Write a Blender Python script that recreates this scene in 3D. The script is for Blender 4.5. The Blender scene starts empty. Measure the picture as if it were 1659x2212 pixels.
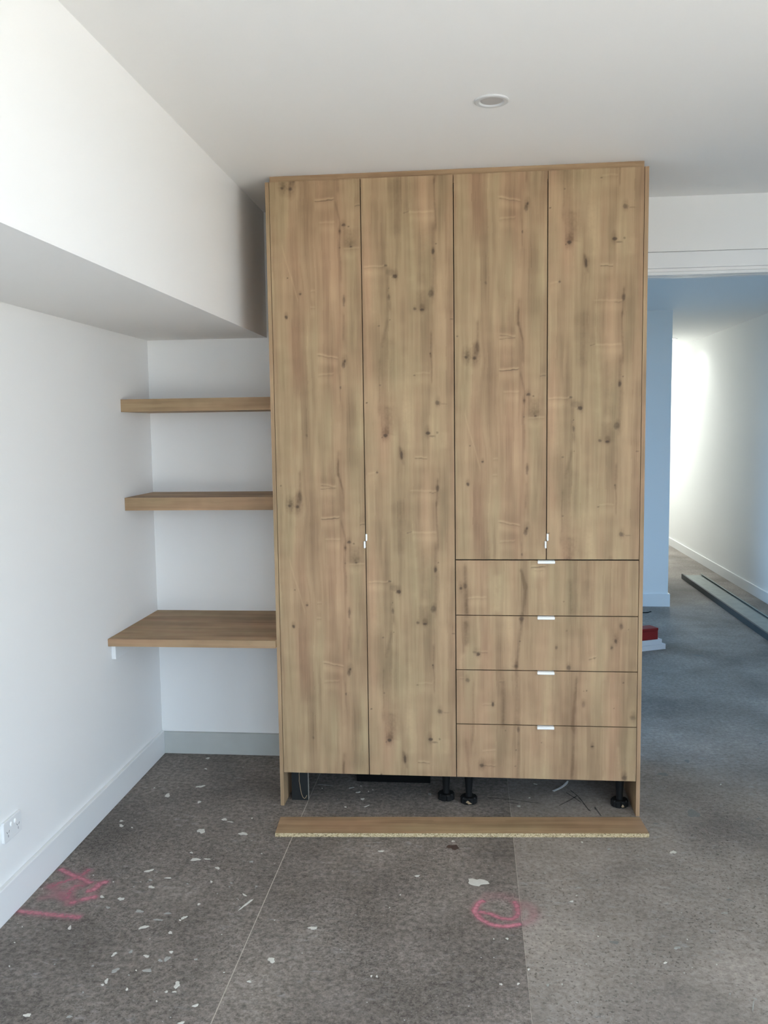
import bpy, bmesh, math, random
import numpy as np

# ------------------------------------------------------------------ camera, world, sun, exposure
scene = bpy.context.scene
COL = scene.collection
CAM = (0.84659, -3.66685, 1.65794)
PIT, YAW, ROL, FPX = -0.09588, 0.10057, -0.01352, 1891.55


def cam_axes():
    cb, sb = math.cos(YAW), math.sin(YAW)
    ca, sa = math.cos(PIT), math.sin(PIT)
    cr, sr = math.cos(ROL), math.sin(ROL)

    def world(X, U):
        x, up = cr * X - sr * U, sr * X + cr * U
        return x, up
    fwd = np.array([-sb * ca, cb * ca, sa])
    r0 = np.array([cb, sb, 0.0])
    u0 = np.array([sb * sa, -cb * sa, ca])
    right = r0 * cr + u0 * sr
    up = -r0 * sr + u0 * cr
    return right, up, -fwd


from mathutils import Matrix, Vector
cd = bpy.data.cameras.new('camera')
cam = bpy.data.objects.new('camera', cd)
COL.objects.link(cam)
_r, _u, _b = cam_axes()
cam.matrix_world = Matrix(((_r[0], _u[0], _b[0], CAM[0]), (_r[1], _u[1], _b[1], CAM[1]), (_r[2], _u[2], _b[2], CAM[2]), (0, 0, 0, 1)))
cd.sensor_fit = 'VERTICAL'
cd.sensor_height = 36.0
cd.lens = FPX / 2212 * 36.0
cd.clip_start = 0.05
scene.camera = cam

scene.view_settings.view_transform = 'Standard'
scene.view_settings.look = 'None'
scene.view_settings.gamma = 1.0
scene.view_settings.use_curve_mapping = False
scene.view_settings.exposure = 0.98
scene.cycles.max_bounces = 14
scene.cycles.diffuse_bounces = 10
scene.cycles.sample_clamp_indirect = 8.0

w = bpy.data.worlds.new('sky')
scene.world = w
w.use_nodes = True
bg = w.node_tree.nodes['Background']
bg.inputs[0].default_value = (0.64, 0.81, 1.0, 1)
bg.inputs[1].default_value = 3.7

sd = bpy.data.lights.new('sun', 'SUN')
sun = bpy.data.objects.new('sun', sd)
COL.objects.link(sun)
sd.energy = 17.5
sd.angle = 0.01
sd.color = (1.0, 0.94, 0.86)
sun.rotation_euler = Vector((-0.3, 0.3, -0.9)).to_track_quat('-Z', 'Y').to_euler()


def portal(name, loc, size, rot):
    ld = bpy.data.lights.new(name, 'AREA')
    ld.shape = 'RECTANGLE'
    ld.size, ld.size_y = size
    ld.cycles.is_portal = True
    o = bpy.data.objects.new(name, ld)
    COL.objects.link(o)
    o.location = loc
    o.rotation_euler = rot
    return o


# ------------------------------------------------------------------ dimensions (metres)
W, H, ZK, ZC = 1.55, 2.6738, 0.1535, 2.7007
T = 0.0158
XL, D, ZS, XB = -0.7522, 0.599, 2.1036, -0.1481
YS, YB, Z1, Z2, ZB = 0.2311, -0.0216, 1.8033, 1.3515, 0.7478
XG1, XG2, XG3, ZD = 0.3967, 0.7762, 1.1548, 1.099
XR, YR = 2.9, -5.1           # right and rear walls of the room
HX0, HX1, HY1, HYE, HZ = -1.1, 3.555, 4.43, 9.8, 2.66   # hall

R2D = math.radians
PI = math.pi
rng = np.random.RandomState(7)
random.seed(5)


# ------------------------------------------------------------------ helpers
def tag(o, label=None, cat=None, group=None, kind=None):
    if label:
        o['label'] = label
    if cat:
        o['category'] = cat
    if group:
        o['group'] = group
    if kind:
        o['kind'] = kind
    return o


def link(name, me, mat, parent=None):
    o = bpy.data.objects.new(name, me)
    COL.objects.link(o)
    if mat:
        me.materials.append(mat)
    if parent:
        o.parent = parent
    return o


def empty(name, loc=(0, 0, 0), rz=0.0):
    o = bpy.data.objects.new(name, None)
    COL.objects.link(o)
    o.location = loc
    o.rotation_euler = (0, 0, rz)
    o.empty_display_size = 0.1
    return o


def add_box(bm, lo, hi):
    x0, y0, z0 = lo
    x1, y1, z1 = hi
    vs = [bm.verts.new(c) for c in ((x0, y0, z0), (x1, y0, z0), (x1, y1, z0), (x0, y1, z0), (x0, y0, z1), (x1, y0, z1), (x1, y1, z1), (x0, y1, z1))]
    for f in ((3, 2, 1, 0), (4, 5, 6, 7), (0, 1, 5, 4), (1, 2, 6, 5), (2, 3, 7, 6), (3, 0, 4, 7)):
        bm.faces.new([vs[i] for i in f])
    return vs


def add_lathe(bm, prof, c=(0, 0, 0), n=32, flip=False):
    rings = []
    for r, z in prof:
        if r < 1e-6:
            rings.append([bm.verts.new((c[0], c[1], c[2] + z))])
        else:
            rings.append([bm.verts.new((c[0] + r * math.cos(2 * PI * i / n), c[1] + r * math.sin(2 * PI * i / n), c[2] + z)) for i in range(n)])
    for a, b in zip(rings, rings[1:]):
        for i in range(n):
            j = (i + 1) % n
            if len(a) == 1 and len(b) == 1:
                continue
            if len(a) == 1:
                bm.faces.new((a[0], b[j], b[i]))
            elif len(b) == 1:
                bm.faces.new((a[i], a[j], b[0]))
            else:
                bm.faces.new((a[i], a[j], b[j], b[i]))


def add_tube(bm, pts, r, n=8):
    pts = [Vector(p) for p in pts]
    rings = []
    for i, p in enumerate(pts):
        d = (pts[min(i + 1, len(pts) - 1)] - pts[max(i - 1, 0)]).normalized()
        a = d.orthogonal().normalized() if i == 0 else (a - d * a.dot(d)).normalized()
        b = d.cross(a)
        rings.append([bm.verts.new(p + (a * math.cos(2 * PI * k / n) + b * math.sin(2 * PI * k / n)) * r) for k in range(n)])
    for q, s in zip(rings, rings[1:]):
        for k in range(n):
            bm.faces.new((q[k], q[(k + 1) % n], s[(k + 1) % n], s[k]))
    bm.faces.new(rings[0][::-1])
    bm.faces.new(rings[-1])


def mesh(name, bm, smooth=False, bevel=0.0, seg=2):
    if bevel:
        bmesh.ops.bevel(bm, geom=list(bm.edges), offset=bevel, segments=seg, profile=0.5, affect='EDGES')
    bmesh.ops.recalc_face_normals(bm, faces=bm.faces)
    me = bpy.data.meshes.new(name)
    bm.to_mesh(me)
    bm.free()
    if smooth:
        for p in me.polygons:
            p.use_smooth = True
    return me


def boxes(name, lst, mat, parent=None, bevel=0.0, seg=2):
    bm = bmesh.new()
    for lo, hi in lst:
        add_box(bm, lo, hi)
    return link(name, mesh(name, bm, bevel=bevel, seg=seg), mat, parent)


def box(name, lo, hi, mat, parent=None, bevel=0.0, seg=2):
    return boxes(name, [(lo, hi)], mat, parent, bevel, seg)


def struct(o, label, cat):
    return tag(o, label, cat, kind='structure')


# ------------------------------------------------------------------ materials
def new_mat(name):
    m = bpy.data.materials.new(name)
    m.use_nodes = True
    nt = m.node_tree
    return m, nt, nt.nodes['Principled BSDF']


def N(nt, t, **kw):
    n = nt.nodes.new(t)
    for k, v in kw.items():
        setattr(n, k, v)
    return n


def mix(nt, fac, a, b, blend='MIX'):
    n = N(nt, 'ShaderNodeMix', data_type='RGBA', blend_type=blend)
    for i, v in ((0, fac), (6, a), (7, b)):
        if hasattr(v, 'is_linked'):
            nt.links.new(v, n.inputs[i])
        else:
            n.inputs[i].default_value = v if i == 0 else (*v, 1) if len(v) == 3 else v
    return n.outputs[2]


def math_n(nt, op, a, b=0.0, c=None, clamp=False):
    n = N(nt, 'ShaderNodeMath', operation=op, use_clamp=clamp)
    for i, v in enumerate((a, b, c)):
        if v is None:
            continue
        if hasattr(v, 'is_linked'):
            nt.links.new(v, n.inputs[i])
        else:
            n.inputs[i].default_value = v
    return n.outputs[0]


def noise(nt, vec, scale, detail=2.0, rough=0.5):
    n = N(nt, 'ShaderNodeTexNoise')
    n.inputs['Scale'].default_value = scale
    n.inputs['Detail'].default_value = detail
    n.inputs['Roughness'].default_value = rough
    if vec is not None:
        nt.links.new(vec, n.inputs['Vector'])
    return n.outputs['Fac']


def remap(nt, v, a, b, c=0.0, d=1.0):
    n = N(nt, 'ShaderNodeMapRange')
    nt.links.new(v, n.inputs[0])
    for i, x in enumerate((a, b, c, d)):
        n.inputs[i + 1].default_value = x
    return n.outputs[0]


def coords(nt, kind='Object', scale=(1, 1, 1)):
    t = N(nt, 'ShaderNodeTexCoord')
    m = N(nt, 'ShaderNodeMapping')
    m.inputs['Scale'].default_value = scale
    nt.links.new(t.outputs[kind], m.inputs['Vector'])
    return m.outputs[0]


def bump(nt, bsdf, h, strength, dist):
    b = N(nt, 'ShaderNodeBump')
    b.inputs['Strength'].default_value = strength
    b.inputs['Distance'].default_value = dist
    nt.links.new(h, b.inputs['Height'])
    nt.links.new(b.outputs[0], bsdf.inputs['Normal'])


def simple(name, rgb, rough=0.5, spec=0.4, metal=0.0, var=0.06, vscale=6.0, bumpy=0.0, bscale=300.0):
    m, nt, b = new_mat(name)
    c = coords(nt)
    f = noise(nt, c, vscale, 3.0)
    lo = tuple(x * (1 - var) for x in rgb)
    hi = tuple(min(1, x * (1 + var)) for x in rgb)
    nt.links.new(mix(nt, f, lo, hi), b.inputs['Base Color'])
    b.inputs['Roughness'].default_value = rough
    b.inputs['Specular IOR Level'].default_value = spec
    b.inputs['Metallic'].default_value = metal
    if bumpy:
        bump(nt, b, noise(nt, c, bscale, 2.0), bumpy, 0.001)
    return m


def oak_material(name, mult=1.0):
    m, nt, b = new_mat(name)
    at = N(nt, 'ShaderNodeAttribute', attribute_name='wood')
    sep = N(nt, 'ShaderNodeSeparateColor')
    nt.links.new(at.outputs['Color'], sep.inputs[0])
    knot, tone, hue = sep.outputs[0], sep.outputs[1], sep.outputs[2]
    uv = coords(nt, 'UV', (260, 5, 1))
    fine = noise(nt, uv, 1.0, 4.0, 0.65)
    uv2 = coords(nt, 'UV', (70, 2.0, 1))
    mid = noise(nt, uv2, 1.0, 3.0, 0.6)
    uv3 = coords(nt, 'UV', (900, 26, 1))
    pore = noise(nt, uv3, 1.0, 2.0, 0.5)
    t = math_n(nt, 'ADD', tone, math_n(nt, 'MULTIPLY', math_n(nt, 'SUBTRACT', fine, 0.5), 0.30))
    t = math_n(nt, 'ADD', t, math_n(nt, 'MULTIPLY', math_n(nt, 'SUBTRACT', mid, 0.5), 0.34), clamp=True)
    cr = N(nt, 'ShaderNodeValToRGB')
    nt.links.new(t, cr.inputs[0])
    e = cr.color_ramp.elements
    k = mult
    e[0].position, e[0].color = 0.0, (0.195 * k, 0.132 * k, 0.077 * k, 1)
    e[1].position, e[1].color = 1.0, (0.495 * k, 0.375 * k, 0.225 * k, 1)
    x = e.new(0.5)
    x.color = (0.365 * k, 0.258 * k, 0.155 * k, 1)
    col = mix(nt, hue, mix(nt, 1.0, cr.outputs[0], (0.975, 1.0, 0.96), 'MULTIPLY'), mix(nt, 1.0, cr.outputs[0], (1.085, 0.965, 0.965), 'MULTIPLY'))
    pm = remap(nt, pore, 0.60, 0.74, 0.0, 0.16)
    col = mix(nt, pm, col, (0.17 * k, 0.11 * k, 0.065 * k))
    col = mix(nt, knot, col, (0.075 * k, 0.052 * k, 0.036 * k))
    nt.links.new(col, b.inputs['Base Color'])
    b.inputs['Roughness'].default_value = 0.55
    b.inputs['Specular IOR Level'].default_value = 0.15
    bump(nt, b, fine, 0.12, 0.0006)
    return m


def concrete_material(name, base, speck, seed, chip_scale=78.0, lo=0.585, grain_c=0.2):
    m, nt, b = new_mat(name)
    t = N(nt, 'ShaderNodeTexCoord')
    mp = N(nt, 'ShaderNodeMapping')
    mp.inputs['Location'].default_value = (seed, seed * 1.7, 0)
    nt.links.new(t.outputs['Object'], mp.inputs['Vector'])
    c = mp.outputs[0]
    big = noise(nt, c, 1.7, 4.0, 0.6)
    med = noise(nt, c, 6.0, 5.0, 0.6)
    grain = noise(nt, c, 48.0, 6.0, 0.78)
    chips = noise(nt, c, chip_scale, 1.5, 0.5)
    fleck = noise(nt, c, 150.0, 0.0, 0.5)
    col = mix(nt, remap(nt, big, 0.32, 0.68), tuple(x * 0.66 for x in base), tuple(x * 1.28 for x in base))
    col = mix(nt, remap(nt, med, 0.35, 0.65, 0.0, 0.55), col, mix(nt, 1.0, col, (1.32, 1.32, 1.35), 'MULTIPLY'))
    col = mix(nt, remap(nt, grain, 0.38, 0.62), mix(nt, 1.0, col, (1 - grain_c, 0.99 - grain_c, 0.98 - grain_c), 'MULTIPLY'), mix(nt, 1.0, col, (1 + grain_c,) * 3, 'MULTIPLY'))
    # ground-back aggregate shows near the room and is trowelled over towards the hall
    sx = N(nt, 'ShaderNodeSeparateXYZ')
    nt.links.new(t.outputs['Object'], sx.inputs[0])
    yy = math_n(nt, 'ADD', sx.outputs[1], math_n(nt, 'MULTIPLY', big, 1.2))
    vis = remap(nt, yy, 0.2, 1.7, speck, 0.05)
    patchy = math_n(nt, 'MULTIPLY', vis, remap(nt, noise(nt, c, 2.6, 2.0), 0.35, 0.62, 0.35, 1.0))
    col = mix(nt, math_n(nt, 'MULTIPLY', remap(nt, chips, lo, lo + 0.06), patchy), col, mix(nt, 1.0, col, (0.36, 0.35, 0.34), 'MULTIPLY'))
    col = mix(nt, math_n(nt, 'MULTIPLY', remap(nt, fleck, 0.69, 0.73), math_n(nt, 'MULTIPLY', patchy, 0.8)), col, (0.34, 0.33, 0.31))
    # plaster dust ground into the surface, with streaks
    dm = N(nt, 'ShaderNodeMapping')
    dm.inputs['Rotation'].default_value = (0, 0, 0.9)
    dm.inputs['Scale'].default_value = (14, 40, 1)
    nt.links.new(c, dm.inputs['Vector'])
    dust = math_n(nt, 'MULTIPLY', remap(nt, noise(nt, dm.outputs[0], 1.0, 4.0, 0.75), 0.56, 0.72), remap(nt, noise(nt, c, 1.9, 2.0), 0.44, 0.62, 0.0, 0.6))
    col = mix(nt, dust, col, (0.42, 0.42, 0.42))
    vor = N(nt, 'ShaderNodeTexVoronoi', feature='F1')
    vor.inputs['Scale'].default_value = 26.0
    nt.links.new(c, vor.inputs['Vector'])
    dots = math_n(nt, 'MULTIPLY', remap(nt, vor.outputs['Distance'], 0.075, 0.055), remap(nt, noise(nt, c, 11.0, 0.0), 0.56, 0.60))
    col = mix(nt, math_n(nt, 'MULTIPLY', dots, 0.8), col, (0.55, 0.55, 0.53))
    nt.links.new(col, b.inputs['Base Color'])
    nt.links.new(remap(nt, med, 0.3, 0.7, 0.62, 0.85), b.inputs['Roughness'])
    b.inputs['Specular IOR Level'].default_value = 0.3
    bump(nt, b, grain, 0.25, 0.001)
    return m


def chipboard_material():
    m, nt, b = new_mat('raw_chipboard')
    c = coords(nt, 'Object', (1, 1, 1.6))
    v = N(nt, 'ShaderNodeTexVoronoi', feature='F1')
    v.inputs['Scale'].default_value = 260.0
    nt.links.new(c, v.inputs['Vector'])
    s = N(nt, 'ShaderNodeSeparateColor')
    nt.links.new(v.outputs['Color'], s.inputs[0])
    cr = N(nt, 'ShaderNodeValToRGB')
    nt.links.new(s.outputs[0], cr.inputs[0])
    e = cr.color_ramp.elements
    e[0].color = (0.14, 0.10, 0.055, 1)
    e[1].color = (0.62, 0.51, 0.34, 1)
    x = e.new(0.22)
    x.color = (0.36, 0.27, 0.14, 1)
    x = e.new(0.6)
    x.color = (0.52, 0.42, 0.25, 1)
    nt.links.new(cr.outputs[0], b.inputs['Base Color'])
    b.inputs['Roughness'].default_value = 0.9
    return m


def spray_material(name='pink_spray_paint', rgb=(0.60, 0.235, 0.29)):
    m, nt, b = new_mat(name)
    at = N(nt, 'ShaderNodeAttribute', attribute_name='cover')
    s = N(nt, 'ShaderNodeSeparateColor')
    nt.links.new(at.outputs['Color'], s.inputs[0])
    n = noise(nt, coords(nt), 60.0, 4.0, 0.7)
    a = math_n(nt, 'MULTIPLY', s.outputs[0], remap(nt, n, 0.3, 0.6, 0.55, 1.1), clamp=True)
    b.inputs['Base Color'].default_value = (*rgb, 1)
    b.inputs['Roughness'].default_value = 0.8
    nt.links.new(a, b.inputs['Alpha'])
    return m


def tint_film_material():
    m = bpy.data.materials.new('added_blue_tint_film')
    m.use_nodes = True
    nt = m.node_tree
    nt.nodes.clear()
    t = N(nt, 'ShaderNodeBsdfTransparent')
    t.inputs[0].default_value = (0.71, 0.87, 1.0, 1)      # added tint that blues the hall light; crossed twice, front and back
    o = N(nt, 'ShaderNodeOutputMaterial')
    nt.links.new(t.outputs[0], o.inputs[0])
    return m


def emit_material(name, rgb, s):
    m, nt, b = new_mat(name)
    b.inputs['Base Color'].default_value = (0.8, 0.8, 0.8, 1)
    b.inputs['Emission Color'].default_value = (*rgb, 1)
    b.inputs['Emission Strength'].default_value = s
    return m


MAT = dict(
    wall=simple('white_wall_paint', (0.85, 0.85, 0.84), 0.6, 0.25, var=0.012, vscale=1.5, bumpy=0.05, bscale=420),
    ceiling=simple('ceiling_paint', (0.88, 0.88, 0.87), 0.7, 0.2, var=0.012, vscale=1.5),
    gloss=simple('white_gloss_trim', (0.82, 0.83, 0.83), 0.35, 0.5, var=0.01),
    primed=simple('primed_board', (0.50, 0.52, 0.50), 0.6, 0.3, var=0.10, vscale=9.0),
    oak=oak_material('oak_laminate'),
    oak_edge=oak_material('oak_edging', 1.0),
    dark=simple('dark_carcass', (0.016, 0.011, 0.008), 0.6, 0.2),
    black=simple('black_plastic', (0.010, 0.010, 0.010), 0.5, 0.18, var=0.2),
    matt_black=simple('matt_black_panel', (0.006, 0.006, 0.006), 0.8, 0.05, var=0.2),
    charcoal=simple('charcoal_board', (0.022, 0.023, 0.023), 0.7, 0.1, var=0.15),
    pale=simple('pale_board_edge', (0.28, 0.265, 0.235), 0.7, 0.2, var=0.15, vscale=60),
    tan=simple('tan_glue', (0.34, 0.25, 0.15), 0.6, 0.3, var=0.2, vscale=80),
    handle=simple('white_handle', (0.90, 0.90, 0.88), 0.3, 0.5, var=0.01),
    plastic=simple('white_plastic', (0.80, 0.81, 0.81), 0.3, 0.5, var=0.01),
    slot=simple('slot_shadow', (0.10, 0.10, 0.11), 0.6, 0.2),
    splat=simple('dried_plaster', (0.62, 0.61, 0.56), 0.8, 0.2, var=0.12, vscale=60, bumpy=0.4, bscale=250),
    splat_thin=simple('thin_plaster_smear', (0.36, 0.36, 0.34), 0.85, 0.2, var=0.25, vscale=90, bumpy=0.3, bscale=250),
    splat_faint=simple('faint_plaster_film', (0.21, 0.21, 0.20), 0.85, 0.2, var=0.25, vscale=120),
    rust=simple('brown_stain', (0.085, 0.055, 0.045), 0.8, 0.2, var=0.3, vscale=90),
    steel=simple('galvanised_steel', (0.30, 0.33, 0.31), 0.55, 0.4, metal=0.3, var=0.25, vscale=18),
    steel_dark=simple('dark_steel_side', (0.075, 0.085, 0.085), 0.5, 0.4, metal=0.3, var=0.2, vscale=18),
    red=simple('red_metal', (0.26, 0.018, 0.016), 0.5, 0.35, var=0.08, vscale=20),
    whiteboard=simple('white_painted_board', (0.74, 0.76, 0.80), 0.5, 0.35, var=0.02),
    lens=simple('downlight_lens', (0.50, 0.485, 0.47), 0.5, 0.3, var=0.03),
    ring=simple('downlight_ring', (0.66, 0.67, 0.67), 0.4, 0.4, var=0.02),
    glow=emit_material('lit_downlight', (1.0, 0.98, 0.93), 10.0),
    joint=simple('joint_filler', (0.52, 0.47, 0.41), 0.9, 0.1, var=0.25, vscale=40),
    ground=simple('bounce_paving', (0.43, 0.415, 0.385), 0.9, 0.1, var=0.1, vscale=2.0),
    soil=simple('low_bounce_soil', (0.045, 0.05, 0.04), 0.95, 0.1, var=0.3, vscale=4.0),
    frame=simple('window_frame', (0.06, 0.06, 0.065), 0.4, 0.4),
    film=tint_film_material(),
    chip=chipboard_material(),
    spray=spray_material(),
    scuff=spray_material('dark_scuff', (0.02, 0.02, 0.022)),
    slab=concrete_material('ground_concrete', (0.188, 0.165, 0.146), 0.62, 3.1, 125.0, 0.565, 0.40),
    slab_light=concrete_material('lighter_ground_concrete', (0.258, 0.229, 0.204), 0.85, 11.4, 84.0, 0.60, 0.22),
)

# ------------------------------------------------------------------ oak print: knots, cross marks, stripes (u across the grain, v along it)
PER = 1.316
KNOTS = [
    (0.0716,1.3311,0.0058,0.0053,0.8,0.0267,0.35), (0.1056,1.3269,0.0078,0.0068,0.8,0.034,0.45), (0.1156,1.366,0.0087,0.0292,0.3,0.0194,0.25),
    (0.324,1.1755,0.0058,0.0049,0.75,0.0146,0.25), (0.3456,1.168,0.0029,0.0024,0.6,0.0,0.0), (0.3085,1.1503,0.0058,0.0058,0.45,0.0122,0.2),
    (0.3543,1.0863,0.0058,0.0034,0.75,0.0292,0.3), (0.3073,1.0837,0.0039,0.0039,0.5,0.0,0.0), (0.086,0.9674,0.0029,0.0029,0.8,0.0,0.0),
    (0.1383,0.9011,0.0044,0.0044,0.75,0.0097,0.2), (0.3212,0.8702,0.0049,0.0219,0.5,0.0146,0.2), (0.0765,0.8085,0.0063,0.0063,0.85,0.0136,0.25),
    (0.3205,0.6207,0.0049,0.0058,0.8,0.0175,0.25), (0.3156,0.6061,0.0058,0.0117,0.5,0.0117,0.2), (0.3007,0.5118,0.0029,0.0068,0.6,0.0,0.0),
    (0.0356,1.4176,0.0034,0.0034,0.6,0.0,0.0), (0.1519,1.6293,0.0034,0.0049,0.4,0.0,0.0), (0.41,1.7629,0.0044,0.0029,0.8,0.0,0.0), (0.706,1.7572,0.0097,0.0087,0.55,0.0175,0.25),
    (0.7341,1.7529,0.0146,0.0024,0.3,0.0,0.0), (0.4871,1.6251,0.0087,0.0078,0.9,0.0233,0.4), (0.4731,1.6175,0.0029,0.0029,0.7,0.0,0.0),
    (0.665,1.6326,0.0097,0.0063,0.85,0.0194,0.3), (0.682,1.6202,0.0126,0.0039,0.5,0.0,0.0), (0.704,1.6346,0.0044,0.0044,0.5,0.0,0.0), (0.5536,1.542,0.0044,0.0146,0.75,0.0175,0.3),
    (0.4493,1.4711,0.0044,0.0039,0.75,0.0068,0.2), (0.7028,1.4022,0.0058,0.0117,0.6,0.0117,0.2), (0.6922,1.0569,0.0053,0.0107,0.75,0.0107,0.25),
    (0.7048,1.087,0.0034,0.0029,0.6,0.0,0.0), (0.4974,1.0064,0.0053,0.0039,0.65,0.0,0.0), (0.5369,0.9621,0.0087,0.0083,0.9,0.0175,0.3),
    (0.517,0.9782,0.0194,0.0122,0.25,0.0146,0.1), (0.5087,0.9143,0.0029,0.0024,0.75,0.0,0.0), (0.5093,0.8793,0.0049,0.0097,0.5,0.0,0.0),
    (0.6834,0.8882,0.0107,0.0136,0.5,0.0165,0.3), (0.6455,0.8235,0.0097,0.0049,0.85,0.0146,0.3), (0.6155,0.8278,0.0068,0.0049,0.6,0.0097,0.2),
    (0.5121,0.786,0.0024,0.0024,0.7,0.0,0.0), (0.4664,0.7626,0.0039,0.0029,0.5,0.0,0.0), (0.6775,0.6448,0.0029,0.0034,0.8,0.0,0.0), (0.6114,0.5564,0.0039,0.0034,0.55,0.0,0.0),
    (0.4672,0.5189,0.0039,0.0039,0.5,0.0,0.0),
]
MARKS = [
    (0.2077,1.4179,0.2729,1.4075,0.0024,0.5,0.4), (0.2074,1.4014,0.2704,1.407,0.0024,0.55,0.3), (0.2073,1.2728,0.2861,1.279,0.0024,0.9,0.7),
    (0.373,1.2497,0.3961,1.2512,0.0029,0.7,0.2), (0.2232,1.1836,0.2874,1.1836,0.0019,0.15,0.5), (0.3248,1.0726,0.3904,1.0763,0.0039,0.1,0.5),
    (0.1819,0.9065,0.2008,0.9067,0.0019,0.4,0.4), (0.1789,0.8393,0.1984,0.8395,0.0019,0.4,0.4), (0.2047,0.647,0.2915,0.6301,0.0024,0.45,0.7),
    (0.2081,0.5603,0.2724,0.5665,0.0049,0.15,0.5), (0.6101,1.5297,0.6601,1.5272,0.0024,0.7,0.5), (0.4113,1.4611,0.4512,1.4681,0.0049,0.0,0.4),
    (0.5889,1.3881,0.7021,1.3854,0.0039,0.05,0.5), (0.6677,1.3827,0.6972,1.3845,0.0019,0.5,0.0), (0.5722,1.2144,0.5931,1.2183,0.0029,0.55,0),
    (0.593,1.2104,0.6959,1.2112,0.0058,0.0,0.6), (0.4068,0.999,0.4948,1.0003,0.0034,0.2,0.6), (0.7598,0.7824,0.7722,0.7816,0.0024,0.7,0.0),
    (0.6154,0.5606,0.6758,0.5606,0.0039,0.05,0.45),
]
STRIPES = [
    (0.1165,1.4709,0.1155,1.361,0.0126,0.5), (0.2901,1.519,0.2864,1.4596,0.0068,0.4), (0.2865,1.4645,0.3014,1.3998,0.0078,0.55), (0.3027,1.3899,0.3038,1.31,0.0097,0.3),
    (0.2928,1.26,0.3114,1.1745,0.0087,0.35), (0.3087,1.1645,0.3117,0.9619,0.0097,0.35), (0.3514,1.1544,0.3478,1.0888,0.0535,0.32), (0.3202,0.8087,0.3195,0.7111,0.0087,0.35),
    (0.1408,1.0172,0.1487,0.9099,0.0058,0.2), (0.0686,1.0985,0.1224,0.8789,0.0044,-0.3), (0.0248,1.0882,0.0209,0.7282,0.0292,-0.1), (0.3004,0.5566,0.3011,0.4524,0.0058,0.25),
    (0.2922,0.2421,0.2828,0.1466,0.0165,0.35), (0.3165,0.5983,0.3152,0.5256,0.0146,-0.25), (0.1568,1.7376,0.1543,1.6243,0.0049,0.25), (0.2969,1.755,0.2907,1.6865,0.0194,0.15),
    (0.187,1.5101,0.1828,1.3105,0.0292,-0.12), (0.2448,1.3802,0.2432,1.3002,0.0486,-0.16), (0.498,1.6348,0.5251,1.6271,0.0117,0.25), (0.5466,1.5754,0.5606,1.5066,0.0107,0.4),
    (0.7025,1.4366,0.7018,1.3381,0.0097,0.5), (0.7003,1.3381,0.7053,1.1544,0.0078,0.45), (0.6954,1.1544,0.6943,0.8731,0.0126,0.45), (0.5046,0.9883,0.5118,0.836,0.0136,0.45),
    (0.6437,0.898,0.643,0.8245,0.0535,0.3), (0.5021,0.7849,0.4805,0.6822,0.0126,0.3), (0.6821,0.7266,0.6789,0.6346,0.0097,0.45), (0.6789,0.6346,0.6856,0.5319,0.0049,0.4),
    (0.4695,0.611,0.4641,0.4034,0.0097,0.3), (0.5044,1.742,0.503,1.6347,0.0535,0.3), (0.5781,1.7505,0.5761,1.5751,0.0389,-0.25), (0.5488,1.3388,0.5415,1.1394,0.0437,0.25),
    (0.6082,1.3385,0.6041,0.9382,0.034,-0.2), (0.4442,0.9778,0.4415,0.7843,0.0535,-0.2), (0.6492,1.5058,0.6472,1.2888,0.0583,0.12), (0.6508,1.1394,0.6465,0.9385,0.0486,0.2),
    (0.7333,1.6318,0.7329,1.5734,0.0437,-0.2), (0.5061,0.7041,0.5017,0.352,0.0583,0.2), (0.5759,0.6331,0.5678,0.3534,0.034,-0.25),
]
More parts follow.
